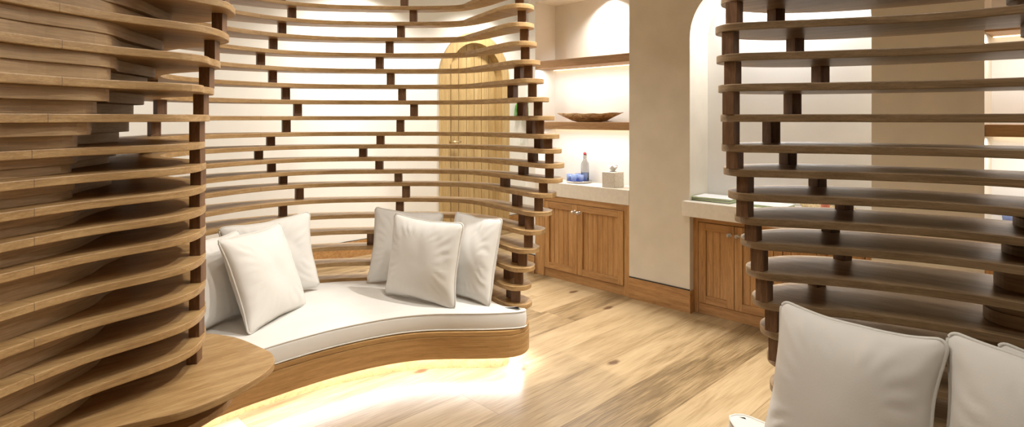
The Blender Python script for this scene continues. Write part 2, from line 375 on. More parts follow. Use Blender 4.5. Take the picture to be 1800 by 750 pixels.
# ------------------------------------------------------------------ cabinets, counters, shelves
def knob(parent, x, y, z):
    bm = bmesh.new()
    v = bmesh.ops.create_icosphere(bm, subdivisions=2, radius=.0165)['verts']
    bmesh.ops.transform(bm, matrix=Matrix.Translation((x, y-.028, z)), verts=v)
    k = obj('knob', bm, KNOB, parent)
    bm = bmesh.new(); tube(bm, [(x, y, z), (x, y-.018, z)], .007, 12); tube(bm, [(x, y-.001, z), (x, y-.005, z)], .013, 12)
    obj('knob_stem', bm, CHROME, k, smooth=True)
def cabinet(x0, x1, yf, ztop, doors, label, zdt, zdb=.085):
    t = thing('cabinet', label, 'cabinet', ((x0+x1)/2, YB-.02, 0), 'oak cabinets built into the niches')
    lx, ly = (x0+x1)/2, YB-.02
    def P(name, bm, m, par=t, **kw):
        if par is t: bmesh.ops.translate(bm, vec=(-lx, -ly, 0), verts=bm.verts[:])
        return obj(name, bm, m, par, **kw)
    P('stile', boxbm(x0+.001, doors[0][0]-.003, yf, yf+.02, 0, ztop), CAB, bevel=.002)
    P('stile', boxbm(doors[-1][1]+.003, x1-.001, yf, yf+.02, 0, ztop), CAB, bevel=.002)
    P('top_rail', boxbm(doors[0][0]-.003, doors[-1][1]+.003, yf, yf+.02, zdt+.004, ztop), CABH, bevel=.002)
    P('kick_board', boxbm(doors[0][0]-.003, doors[-1][1]+.003, yf+.006, yf+.02, 0, zdb-.004), CABH, bevel=.002)
    P('carcass', boxbm(x0+.001, x1-.001, yf+.022, YB-.002, 0, ztop), WALNUT)
    for i, (a, b) in enumerate(doors):
        a += .002; b -= .002; s = .058
        w = Vector((-lx, -ly, 0))
        def TT(bm): bmesh.ops.translate(bm, vec=w, verts=bm.verts[:]); return bm
        d = add_door = D.objects.new('cabinet_door', None); COL.objects.link(d); d.parent = t
        obj('door_stile', TT(boxbm(a, a+s, yf-.004, yf+.016, zdb, zdt)), CAB, d, bevel=.002)
        obj('door_stile', TT(boxbm(b-s, b, yf-.004, yf+.016, zdb, zdt)), CAB, d, bevel=.002)
        obj('door_rail', TT(boxbm(a+s, b-s, yf-.004, yf+.016, zdb, zdb+s)), CABH, d, bevel=.002)
        obj('door_rail', TT(boxbm(a+s, b-s, yf-.004, yf+.016, zdt-s, zdt)), CABH, d, bevel=.002)
        bm = bmesh.new(); n = max(3, round((b-a-2*s)/.055)); q = (b-a-2*s)/n
        for j in range(n): box(bm, a+s+j*q+.0012, a+s+(j+1)*q-.0012, yf+.008, yf+.016, zdb+s, zdt-s)
        box(bm, a+s, b-s, yf+.014, yf+.018, zdb+s, zdt-s)
        obj('door_panel', TT(bm), CAB, d, bevel=.0015)
        kx = b-.028 if i % 2 == 0 else a+.028
        bm2 = bmesh.new(); v = bmesh.ops.create_icosphere(bm2, subdivisions=2, radius=.0165)['verts']
        bmesh.ops.transform(bm2, matrix=Matrix.Translation((kx, yf-.034, zdt-.065)), verts=v)
        k = obj('knob', TT(bm2), KNOB, d); k['label'] = 'round cut crystal knob'
        bm2 = bmesh.new(); tube(bm2, [(kx, yf-.004, zdt-.065), (kx, yf-.022, zdt-.065)], .008, 12); tube(bm2, [(kx, yf-.004, zdt-.065), (kx, yf-.008, zdt-.065)], .0135, 12)
        obj('knob_base', TT(bm2), CHROME, d, smooth=True)
    return t
zL = .768
xs0 = onY(957, YW)[0]; xm = onY(1014.5, YW)[0]; xe = onY(1096, YW)[0]
cabinet(X_n1a, X_n1b, YW+.004, zL, [(xs0, xm), (xm, xe)], 'two-door oak cabinet under the shelves with the wooden bowl', .714)
YR = 4.22
d0 = onY(1228, YR)[0]; d1 = onY(1289.5, YR)[0]; wd = d1-d0
cabinet(X_n2a, X_n2b, YR, .752, [(d0+i*(X_n2b-.05-d0)/4, d0+(i+1)*(X_n2b-.05-d0)/4) for i in range(4)], 'wide oak cabinet seen behind the end of the right slatted screen', .700)
o3 = X_n3a-X_n1a
cabinet(X_n3a, X_n3b, YW+.004, zL, [(xs0+o3, xm+o3), (xm+o3, xe+o3)], 'oak cabinet at the far right behind the slats', .714)
tag(obj('countertop', boxbm(X_n1a+.001, X_n1b-.001, YW-.002, YB-.001, zL, .897), STONE, bevel=.003), 'pale stone countertop carrying the tray and tissue box', 'countertop', 'stone countertops in the niches')
YC = 4.10
xcl = onY(1198.5, YC)[0]
zc2 = .866
bm = prism([(xcl, YC), (X_n2b+.05, YC), (X_n2b+.05, YW-.001), (X_n2b-.001, YW-.001), (X_n2b-.001, YB-.001), (X_n2a+.001, YB-.001), (X_n2a+.001, YW-.001), (xcl, YW-.001)], .752, zc2)
tag(obj('countertop', bm, STONE, bevel=.003), 'pale stone countertop with the booklets on it, overhanging the pier', 'countertop', 'stone countertops in the niches')
tag(obj('countertop', boxbm(X_n3a+.001, X_n3b-.001, YW-.002, YB-.001, zL, .897), STONE, bevel=.003), 'pale stone countertop at the far right behind the slats', 'countertop', 'stone countertops in the niches')
zsA = (hh(107.5, 4.935), hh(93, 4.935)); zsB = (hh(229, 4.935), hh(215, 4.935))
for (a, b, nm) in ((X_n1a, X_n1b, 'left'), (X_n3a, X_n3b, 'far right')):
    for (z0, z1), w_, em in ((zsA, 'upper', 'with nothing on it'), (zsB, 'lower', '')):
        lab = {('left', 'upper'): 'empty thick oak shelf beneath the spotlight in the niche', ('left', 'lower'): 'thick oak shelf on which the wooden bowl stands',
               ('far right', 'upper'): 'upper oak shelf at the far right edge behind the slats', ('far right', 'lower'): 'lower oak shelf at the far right edge behind the slats'}[(nm, w_)]
        t = thing('wall_shelf', lab, 'shelf', ((a+b)/2, YB, z0), 'oak shelves in the niches')
        obj('shelf_board', boxbm(-(b-a)/2+.001, (b-a)/2-.001, -(YB-YW)+.004, -.001, 0, z1-z0), SHELF, t, bevel=.002)
        obj('light_strip', boxbm(-(b-a)/2+.01, (b-a)/2-.01, -.03, -.012, -.006, -.0005), LED, t)['label'] = 'glowing light strip under the shelf'

# ------------------------------------------------------------------ slatted screens
P_ = .112; T = .028
def below(k): return k*P_ if k <= 1 else (P_+(k-1)*.8*P_ if k <= 5 else 4.2*P_+(k-5)*P_)
def zk(k): return EYE-below(k)
def interp(tab, k):
    ks = sorted(tab)
    if k <= ks[0]: return tab[ks[0]]+(tab[ks[0]]-tab[ks[1]])/(ks[0]-ks[1])*(k-ks[0])
    if k >= ks[-1]: return tab[ks[-1]]
    for a, b in zip(ks, ks[1:]):
        if a <= k <= b: return tab[a]+(tab[b]-tab[a])*(k-a)/(b-a)
TOP = -10
tonguex = {-4: .123, -3: .097, -2: .061, -1: .034, 0: .016, 1: -.004, 2: 0, 11: 0}
frontx = {-4: .09, -3: .11, -2: .12, -1: .12, 0: .06, 1: -.01, 2: 0, 11: 0}
tippx = {-7: 937, -6: 937, -5: 937, -4: 942, -3: 947.5, -2: 954, -1: 963, 0: 973.6, 1: 982, 2: 986, 3: 990.6, 4: 988, 5: 977, 6: 969.8, 7: 957.6, 8: 947, 9: 939.4, 10: 932.6, 11: 933.8}
rtip = {-4: .811, -3: .789, -2: .793, -1: .80, 0: .809, 1: .813, 2: .820, 3: .838, 4: .864, 5: .886, 6: .907, 7: .931, 8: .962, 9: .99, 10: 1.0, 11: 1.0}
def clampk(f, k, lo): return f(max(k, lo))
def left_outline(k):
    kc = max(k, -6)
    dt = min(.17, interp(tonguex, kc)); df = interp(frontx, max(k, -4))
    tx = (interp(tippx, max(k, -7))-900)*3.64/F-.269
    tz = -.04 if k < 0 else 0
    front = [(-1.60, .55), (-1.57, 1.1), (-1.535, 1.45), (-1.497, 1.72), (-1.425, 1.96)]
    tong = [(-1.299, 2.169), (-1.262, 2.26), (-1.254, 2.33), (-1.27, 2.42), (-1.315, 2.53), (-1.40, 2.645), (-1.50, 2.72)]
    if k == 10:
        front = [(-1.60, .55), (-1.57, 1.1), (-1.535, 1.45), (-1.47, 1.72), (-1.36, 1.90)]
        tong = [(-1.243, 1.98), (-1.153, 2.033), (-1.075, 2.126), (-1.022, 2.238), (-.99, 2.351), (-.99, 2.45), (-1.041, 2.55), (-1.137, 2.631), (-1.287, 2.735), (-1.454, 2.79), (-1.56, 2.80)]
    if k == 11:
        front = [(-1.60, .55), (-1.57, 1.1), (-1.535, 1.45), (-1.47, 1.72), (-1.36, 1.93)]
        tong = [(-1.24, 2.08), (-1.165, 2.2), (-1.135, 2.344), (-1.18, 2.5), (-1.32, 2.66), (-1.5, 2.74)]
    if k >= 10: dt = df = 0
    pts = [(x+df, z) for x, z in front]
    n = len(tong)
    for i, (x, z) in enumerate(tong):
        w = 1-i/(n-1)
        s = i/(n-1)
        pts.append((x+(df*(1-s*3) if s < .33 else 0)+dt*min(1, s*3)*(1 if s < .7 else (1-s)/.3), z))
    pts += [(-1.62, 2.80), (-1.76, 2.95), (-1.86, 3.2), (-1.865, 3.45), (-1.78, 3.68), (-1.655, 3.88), (-1.49, 4.04), (-1.27, 4.135), (-1.04, 4.17), (-.80, 4.19), (-.567, 4.185), (-.36, 4.14)]
    tip = [(-.24, 4.06), (-.08, 3.86), (.07, 3.65), (.115, 3.59), (.165, 3.556), (.234, 3.567), (.269, 3.62), (.272, 3.676), (.218, 3.764), (.113, 3.888), (-.08, 4.10)]
    for i, (x, z) in enumerate(tip):
        w = {0: .45, 1: .8, 10: .7}.get(i, 1)
        pts.append((x+tx*w, z+tz*w))
    pts += [(-.30+tx*.3, 4.235), (-.567, 4.30), (-.80, 4.305), (-1.04, 4.30), (-1.30, 4.27), (-1.56, 4.20), (-1.80, 4.07), (-2.02, 3.86), (-2.14, 3.55), (-2.12, 3.2), (-2.12, 2.8), (-2.2, 2.3), (-2.25, 1.5), (-2.2, .9), (-2.1, .55)]
    return pts
def right_outline(k):
    dx = interp(rtip, max(k, -4))-.905
    fr = [(.905, 2.285), (.896, 2.25), (.907, 2.189), (.945, 2.155), (1.001, 2.136), (1.09, 2.105), (1.20, 2.065), (1.413, 1.95), (1.574, 1.81), (1.76, 1.5), (1.86, 1.1), (1.85, .6)]
    bk = [(2.45, .6), (2.42, 1.2), (2.15, 1.72), (1.83, 2.07), (1.62, 2.24), (1.386, 2.385), (1.256, 2.435), (1.142, 2.443), (1.04, 2.41), (.96, 2.356), (.92, 2.315)]
    def sh(p):
        w = max(0, min(1, (1.5-p[0])/.5)); w = w*w*(3-2*w)
        return (p[0]+dx*w, p[1])
    return [sh(p) for p in fr], [sh(p) for p in bk]
def plate(name, pts, k, mat, parent, sharp_close=True):
    c = catmull(pts, 5, closed=False)
    return obj(name, prism([W(*p) for p in c], zk(k)-T/2, zk(k)+T/2), mat, parent, bevel=.003)
scrA = thing('slatted_screen', 'large curved oak slat screen at left wrapping the long white bench', 'screen', (*W(-1.8, 2.6), 0))
def unparent_fix(o, par): o.matrix_parent_inverse = Matrix.Translation(par.location).inverted()
def add_child(o, par): unparent_fix(o, par); return o
for k in range(TOP, 12):
    o = plate('slat' if k != 10 else 'table_shelf', left_outline(k), k, OAK, scrA); add_child(o, scrA)
    if k == 10: o['label'] = 'broad rounded slat jutting out like a side table'
def block(name, X, Z, k0, k1, parent, ang, sx=.05, sy=.05, m=WALNUT):
    z1 = zk(k0)-T/2+.001; z0 = zk(k1)+T/2-.001
    bm = boxbm(-sx/2, sx/2, -sy/2, sy/2, z0, z1)
    bmesh.ops.rotate(bm, cent=(0, 0, 0), matrix=Matrix.Rotation(ang, 3, 'Z'), verts=bm.verts[:])
    x, y = W(X, Z); bmesh.ops.translate(bm, vec=(x, y, 0), verts=bm.verts[:])
    return add_child(obj(name, bm, m, parent, bevel=.0015), parent)
YAW = math.atan2(UZ, UX)       # plan X axis in world: angle of camera-right
CR = math.atan2(NX, UX)
def colx(px, Z): return (px-900)*Z/F
# tongue posts
tp = {-5: 386, -4: 381.5, -3: 368.5, -2: 359, -1: 349, 0: 342, 1: 342.5, 2: 344, 3: 342, 4: 342.5, 5: 343, 6: 344, 7: 341.5, 8: 341, 9: 337, 10: 322}
for g, px in tp.items():
    Z = 2.44; X = colx(px, Z); block('spacer_block', X, Z+.02, g, g+1, scrA, CR+.15, .042, .06)
# back columns
colA = {-8: 494, -7: 513, -6: 495.5, -5: 480, -4: 458, -3: 479, -2: 502, -1: 523, 0: 503, 1: 475.6, 2: 454.5, 3: 477, 4: 497.4, 5: 526, 6: 497, 7: 466}
colB = {-8: 711, -7: 727, -6: 705, -5: 685, -4: 667.6, -3: 687, -2: 707, -1: 728, 0: 704, 1: 669, 2: 638.5, 3: 667, 4: 700.5, 5: 714, 6: 703, 7: 676, 8: 652.5}
colC = {-3: 913, -2: 901, -1: 918, 0: 934.5, 1: 948, 2: 937, 3: 920, 4: 888, 5: 909, 6: 921, 8: 909, 9: 895, 10: 918}
colD = {-8: 913, -7: 913.5, -6: 918, -5: 922, -4: 923.5, -3: 929, -2: 936, -1: 946, 0: 949, 1: 963.5, 2: 966, 3: 966, 4: 955, 5: 947, 6: 931, 7: 929, 8: 919, 9: 912, 10: 907, 11: 904}
def ribZ(px):      # middle of the back ribbon at a picture column
    tab = [(440, 3.97), (500, 4.12), (560, 4.20), (640, 4.235), (760, 4.245), (800, 4.2)]
    for (a, za), (b, zb) in zip(tab, tab[1:]):
        if px <= b: return za+(zb-za)*(px-a)/(b-a)
    return 4.2
for tab in (colA, colB):
    for g, px in tab.items():
        Z = ribZ(px); block('spacer_block', colx(px, Z), Z, g, g+1, scrA, CR+(.55 if px < 600 else .05), .052, .052)
for g, px in colD.items():
    Z = 3.63; block('spacer_block', colx(px, Z), Z, g, g+1, scrA, CR-.12, .052, .052)
for g, px in colC.items():
    tx = ((interp(tippx, g)+interp(tippx, g+1))/2-900)*3.64/F-.269
    # walk along the ribbon's middle line shifted with the tip
    mid = [(-.36, 4.18), (-.16+tx*.75, 4.08), (0+tx*.95, 3.88), (.09+tx, 3.79), (.15+tx, 3.72)]
    best = None
    for (a, za), (b, zb) in zip(mid, mid[1:]):
        for i in range(21):
            X = a+(b-a)*i/20; Z = za+(zb-za)*i/20
            e = abs(900+F*X/Z-px)
            if best is None or e < best[0]: best = (e, X, Z)
    block('spacer_block', best[1], best[2], g, g+1, scrA, CR-.7, .05, .05)
colE = {-2: 265.6, -1: 281.5, 0: 271, 1: 254, 2: 240}
for g, px in colE.items():
    Z = 3.22; block('spacer_block', colx(px, Z), Z, g, g+1, scrA, CR+.9, .05, .055)
# solid core between the slats at the left
noseL = {-9: -1.36, -4: -1.405, -3: -1.44, -2: -1.475, -1: -1.515, 0: -1.58, 1: -1.64, 2: -1.675, 3: -1.65, 4: -1.62, 5: -1.60, 6: -1.59, 7: -1.58, 8: -1.58, 9: -1.58, 10: -1.60}
def core_left(g):
    z1 = zk(g)-T/2; z0 = zk(g+1)+T/2; zm = (z0+z1)/2
    for j, (a, b) in enumerate(((zm, z1), (z0, zm))):
        kk = g+.25+.5*j
        nx = interp(noseL, kk)
        df = min(interp(frontx, max(kk, -4)), .12)
        o_ = .012 if j == 0 else 0
        if kk < 1: fp = [(-1.57+df, 1.45), (-1.535+df+o_, 1.72), (-1.47+df+o_, 1.96), (nx+.045+o_, 2.14), (nx+.02+o_, 2.28), (nx+o_, 2.38)]
        else: fp = [(-1.60, 1.45), (-1.553+o_, 1.78), (-1.52+o_, 2.02), (min(-1.515, nx+.06)+o_, 2.14), (min(-1.535, nx+.02)+o_, 2.27), (nx+o_, 2.39)]
        pts = [(-1.66, .57), (-1.63+min(df, .06), 1.1)]+fp+[(nx-.03+o_, 2.48), (nx-.12, 2.57), (-1.85, 2.62), (-2.1, 2.5), (-2.18, 2.1), (-2.2, 1.5), (-2.15, .9), (-2.08, .57)]
        c = catmull(pts, 5)
        add_child(obj('core_layer', prism([W(*p) for p in c], a, b), CORE, scrA, bevel=.002), scrA)
for g in range(TOP, 11): core_left(g)

ptsb = [(-1.66, .57), (-1.63, 1.1), (-1.60, 1.45), (-1.553, 1.78), (-1.56, 2.02), (-1.62, 2.18), (-1.72, 2.26), (-1.85, 2.4), (-2.1, 2.4), (-2.18, 2.1), (-2.2, 1.5), (-2.15, .9), (-2.08, .57)]
add_child(obj('core_base', prism([W(*p) for p in catmull(ptsb, 5)], 0, zk(11)-T/2), CORE, scrA), scrA)
scrB = thing('slatted_screen', 'curved oak slat screen on the right, behind the two large grey-white cushions', 'screen', (*W(1.5, 2.0), 0))
for k in range(TOP, 12):
    fr, bk = right_outline(k)
    a = catmull(fr, 5); b = catmull(bk+[fr[0]], 5)[:-1]
    o = obj('slat', prism([W(*p) for p in a+b], zk(k)-T/2, zk(k)+T/2), OAK_SHADED, scrB, bevel=.003); add_child(o, scrB)
rc1 = {-5: 1296, -4: 1290.8, -3: 1284, -2: 1288, -1: 1285, 0: 1285, 1: 1291.7, 2: 1310, 3: 1309.5, 4: 1324, 5: 1335, 6: 1343.5, 7: 1360, 8: 1366, 9: 1380, 10: 1385, 11: 1388}
for g, px in rc1.items():
    Z = 2.205; block('spacer_block', colx(px, Z), Z, g, g+1, scrB, CR+.72, .046, .046)
rc2 = {-5: 1340, -4: 1364, -3: 1397.7, -2: 1442, -1: 1393, 0: 1355.7, 1: 1385, 2: 1437, 3: 1484, 4: 1460, 5: 1481, 6: 1436, 7: 1402}
for g, px in rc2.items():
    kx = (px-1300)/200
    Z = 2.36 if px < 1370 else (2.395 if px < 1460 else 2.37); block('spacer_block', colx(px, Z), Z, g, g+1, scrB, CR+.35, .048, .048)
ptsb = [(1.92, .62), (1.94, 1.1), (1.88, 1.5), (1.80, 1.78), (1.76, 1.95), (1.85, 2.0), (1.98, 1.88), (2.15, 1.6), (2.33, 1.15), (2.38, .62)]
add_child(obj('core_base', prism([W(*p) for p in catmull(ptsb, 5)], 0, zk(11)-T/2), CORE, scrB), scrB)
noseR = {-9: 1.60, -5: 1.64, -4: 1.68, -2: 1.78, 0: 1.84, 2: 1.80, 3: 1.74, 4: 1.69, 5: 1.655, 6: 1.63, 7: 1.59, 8: 1.55, 10: 1.52}
for g in range(TOP, 11):
    z1 = zk(g)-T/2; z0 = zk(g+1)+T/2; zm = (z0+z1)/2
    for j, (a, b) in enumerate(((zm, z1), (z0, zm))):
        kk = g+.25+.5*j; nx = interp(noseR, kk); o_ = -.012 if j == 0 else 0
        pts = [(1.92, .62), (1.93, 1.1), (1.85, 1.5), (max(nx+.12, 1.72), 1.78), (nx+.04+o_, 1.87), (nx+o_, 1.96), (nx+.04+o_, 2.05), (nx+.14, 2.09), (1.98, 1.92), (2.15, 1.6), (2.33, 1.15), (2.38, .62)]
        add_child(obj('core_layer', prism([W(*p) for p in catmull(pts, 5)], a, b), CORE, scrB, bevel=.002), scrB)

# ------------------------------------------------------------------ benches
def offset_poly(poly, d):      # moves a closed outline inwards (d>0)
    n = len(poly); area = sum(poly[i][0]*poly[(i+1) % n][1]-poly[(i+1) % n][0]*poly[i][1] for i in range(n))
    s = 1 if area > 0 else -1; out = []
    for i in range(n):
        a, b, c = Vector(poly[i-1]), Vector(poly[i]), Vector(poly[(i+1) % n])
        t = (c-a).normalized(); nrm = Vector((-t.y, t.x))*s
        out.append(tuple(b+nrm*d))
    return out
def resample(poly, step):
    out = []; n = len(poly)
    L = [0]
    for i in range(n): L.append(L[-1]+math.dist(poly[i], poly[(i+1) % n]))
    m = max(8, int(L[-1]/step)); j = 0
    for q in range(m):
        s = L[-1]*q/m
        while L[j+1] < s: j += 1
        f = (s-L[j])/max(1e-9, L[j+1]-L[j]); a = poly[j]; b = poly[(j+1) % n]
        out.append((a[0]+(b[0]-a[0])*f, a[1]+(b[1]-a[1])*f))
    return out
def cushion_mesh(poly, z0, z1, puff=.012, seed=0):
    # outer rings rounded, then inner rings towards a puffed top
    prof = [(.010, z0), (.002, z0+.006), (0, z0+.02), (-.003, (z0+z1)/2), (0, z1-.02), (.002, z1-.005), (.012, z1), (.035, z1+puff*.5), (.055, z1+puff)]
    bm = bmesh.new(); rings = []
    for d, z in prof:
        pp = offset_poly(poly, d)
        rings.append([bm.verts.new((x, y, z+(.0035*noise.noise(Vector((x*7, y*7, seed))) if z >= z1 else 0))) for x, y in pp])
    for a, b in zip(rings, rings[1:]):
        for i in range(len(a)): bm.faces.new((a[i], a[(i+1) % len(a)], b[(i+1) % len(a)], b[i]))
    bm.faces.new(rings[-1]); bm.faces.new(rings[0][::-1])
    return bm
zdeck = .2596
frontB = [(-1.62, 2.30), (-1.47, 2.56), (-1.37, 2.747), (-1.17, 2.97), (-.99, 3.14), (-.813, 3.27), (-.66, 3.35), (-.541, 3.39), (-.43, 3.405), (-.318, 3.41), (-.20, 3.412), (-.109, 3.418), (-.02, 3.43), (.06, 3.475), (.10, 3.56), (.10, 3.66), (.04, 3.80)]
backB = [(-.12, 4.0), (-.33, 4.16), (-.567, 4.20), (-.80, 4.205), (-1.04, 4.185), (-1.27, 4.15), (-1.49, 4.06), (-1.66, 3.90), (-1.79, 3.70), (-1.87, 3.45), (-1.865, 3.2), (-1.86, 2.9), (-1.80, 2.5)]
outB = [W(*p) for p in catmull(frontB+backB, 5, closed=True)]
if sum(outB[i][0]*outB[(i+1) % len(outB)][1]-outB[(i+1) % len(outB)][0]*outB[i][1] for i in range(len(outB))) < 0: outB = outB[::-1]
def tp_(bm, loc): bmesh.ops.translate(bm, vec=(-loc[0], -loc[1], -loc[2]), verts=bm.verts[:]); return bm
lb = (*W(-.9, 3.7), 0)
bench = thing('curved_bench', 'curved oak bench base lit from below, set inside the large slat screen', 'bench', lb)
FZ0, FZ1 = .105, .232
obj('fascia', tp_(prism(outB, FZ0, FZ1), lb), FASC, bench, bevel=.002)
obj('deck', tp_(prism(offset_poly(outB, .002), FZ1+.002, zdeck), lb), FASC, bench, bevel=.002)
pl = [(-1.60, 2.62), (-1.47, 2.86), (-1.27, 3.09), (-1.08, 3.25), (-.88, 3.385), (-.70, 3.475), (-.55, 3.518), (-.43, 3.532), (-.318, 3.538), (-.2, 3.54), (-.11, 3.545), (-.05, 3.57), (-.02, 3.62), (-.04, 3.70), (-.20, 3.92), (-.40, 4.05), (-.65, 4.09), (-1.05, 4.07), (-1.4, 3.98), (-1.6, 3.8), (-1.72, 3.5), (-1.75, 3.1), (-1.72, 2.75)]
obj('plinth', tp_(prism([W(*p) for p in catmull(pl, 5, closed=True)], .0, FZ0-.001), lb), SHELF, bench)
# joints in the fascia (thin dark inlay strips where two boards meet)
bm = bmesh.new()
for (x, y) in ((644.4, 646), (735, 632.7)):
    X, Z = gp(x, y, FZ0)
    wx, wy = W(X, Z-.0006); box(bm, wx-.0012, wx+.0012, wy-.0012, wy+.0012, FZ0+.002, FZ1-.002)
obj('board_joint', tp_(bm, lb), DARK, bench)
# LED strip tucked under the fascia
def band(outline, d0, d1, z0, z1, keep):
    a = offset_poly(outline, d0); b = offset_poly(outline, d1); bm = bmesh.new(); n = len(a)
    V = [[bm.verts.new((x, y, z)) for x, y in p] for p, z in ((a, z0), (b, z0), (b, z1), (a, z1))]
    for i in range(n):
        j = (i+1) % n
        if not (keep(*outline[i]) and keep(*outline[j])): continue
        for q in range(4):
            r = (q+1) % 4; bm.faces.new((V[q][i], V[q][j], V[r][j], V[r][i]))
    for v in [v for v in bm.verts if not v.link_faces]: bm.verts.remove(v)
    return bm
def plan(x, y): return (UX*x+NX*y, UZ*x+NZ*y)
LEDF = emis('bench_light_strip', (.93, .95, 1), 160)
obj('light_strip', tp_(band(outB, .05, .07, FZ0-.010, FZ0-.001, lambda x, y: plan(x, y)[1] < 3.62 or plan(x, y)[0] > -.12), lb), LEDF, bench)['label'] = 'glowing light strip under the bench'
cushB = [(-1.40, 2.77), (-1.33, 2.80), (-1.16, 2.99), (-.98, 3.165), (-.80, 3.295), (-.65, 3.375), (-.53, 3.413), (-.43, 3.428), (-.318, 3.432), (-.20, 3.434), (-.109, 3.44), (-.02, 3.452), (.04, 3.465), (.08, 3.49), (.082, 3.52), (.045, 3.535), (-.03, 3.555), (-.10, 3.62), (-.22, 3.80), (-.36, 3.99), (-.57, 4.13), (-.80, 4.145), (-1.04, 4.125), (-1.27, 4.085), (-1.47, 3.99), (-1.62, 3.84), (-1.74, 3.65), (-1.81, 3.45), (-1.81, 3.2), (-1.72, 2.99), (-1.60, 2.87), (-1.48, 2.80)]
cpo = [W(*p) for p in catmull(cushB, 5, closed=True)]
if sum(cpo[i][0]*cpo[(i+1) % len(cpo)][1]-cpo[(i+1) % len(cpo)][0]*cpo[i][1] for i in range(len(cpo))) < 0: cpo = cpo[::-1]
cp = resample(cpo, .022)
# cushion corner kept square at the right end
lc = (*W(-.9, 3.7), zdeck)
ctop = .362
cu = obj('seat_cushion', tp_(cushion_mesh(cp, zdeck+.001, ctop), lc), FAB, smooth=True); cu.location = lc
tag(cu, 'long curved white seat cushion with piped edges on the bench in the large screen', 'seat cushion')
for z_, d_ in ((ctop-.003, .003), (zdeck+.008, .000)):
    bm = bmesh.new(); tube(bm, [(x, y, z_) for x, y in offset_poly(cp, d_)], .0042, 6, closed=True)
    obj('piping', tp_(bm, lc), PIPE, cu, smooth=True)

# right bench
frontR = [(.815, 2.27), (.80, 2.17), (.825, 2.02), (.90, 1.75), (.99, 1.45), (1.08, 1.15), (1.2, .8), (1.3, .62)]
backR = [(1.80, .62), (1.84, 1.1), (1.74, 1.48), (1.56, 1.79), (1.40, 1.93), (1.19, 2.045), (1.05, 2.10), (.965, 2.22), (.89, 2.29)]
outR = [W(*p) for p in catmull(frontR+backR, 5, closed=True)]
if sum(outR[i][0]*outR[(i+1) % len(outR)][1]-outR[(i+1) % len(outR)][0]*outR[i][1] for i in range(len(outR))) < 0: outR = outR[::-1]
lr = (*W(1.3, 1.6), 0)
benR = thing('curved_bench', 'bench at the bottom right corner inside the right slat screen', 'bench', lr)
obj('fascia', tp_(prism(outR, FZ0, FZ1), lr), FASC, benR, bevel=.002)
obj('deck', tp_(prism(offset_poly(outR, .002), FZ1+.002, zdeck), lr), FASC, benR, bevel=.002)
pl = [(.91, 2.19), (.93, 2.03), (1.01, 1.78), (1.10, 1.48), (1.19, 1.18), (1.31, .83), (1.45, .74), (1.66, .74), (1.70, 1.1), (1.60, 1.45), (1.42, 1.74), (1.2, 1.9), (1.0, 2.05)]
obj('plinth', tp_(prism([W(*p) for p in catmull(pl, 5, closed=True)], 0, FZ0-.001), lr), SHELF, benR)
obj('light_strip', tp_(band(outR, .05, .07, FZ0-.010, FZ0-.001, lambda x, y: True), lr), LEDF, benR)
cr = resample(offset_poly(outR, .022), .03)
lcr = (*W(1.3, 1.6), zdeck)
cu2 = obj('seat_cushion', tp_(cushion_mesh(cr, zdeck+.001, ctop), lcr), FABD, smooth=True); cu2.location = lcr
tag(cu2, 'pale seat cushion corner at the bottom edge under the right cushions', 'seat cushion')
bm = bmesh.new(); tube(bm, [(x, y, ctop-.003) for x, y in offset_poly(cr, .003)], .0048, 6, closed=True)
obj('piping', tp_(bm, lcr), PIPE, cu2, smooth=True)

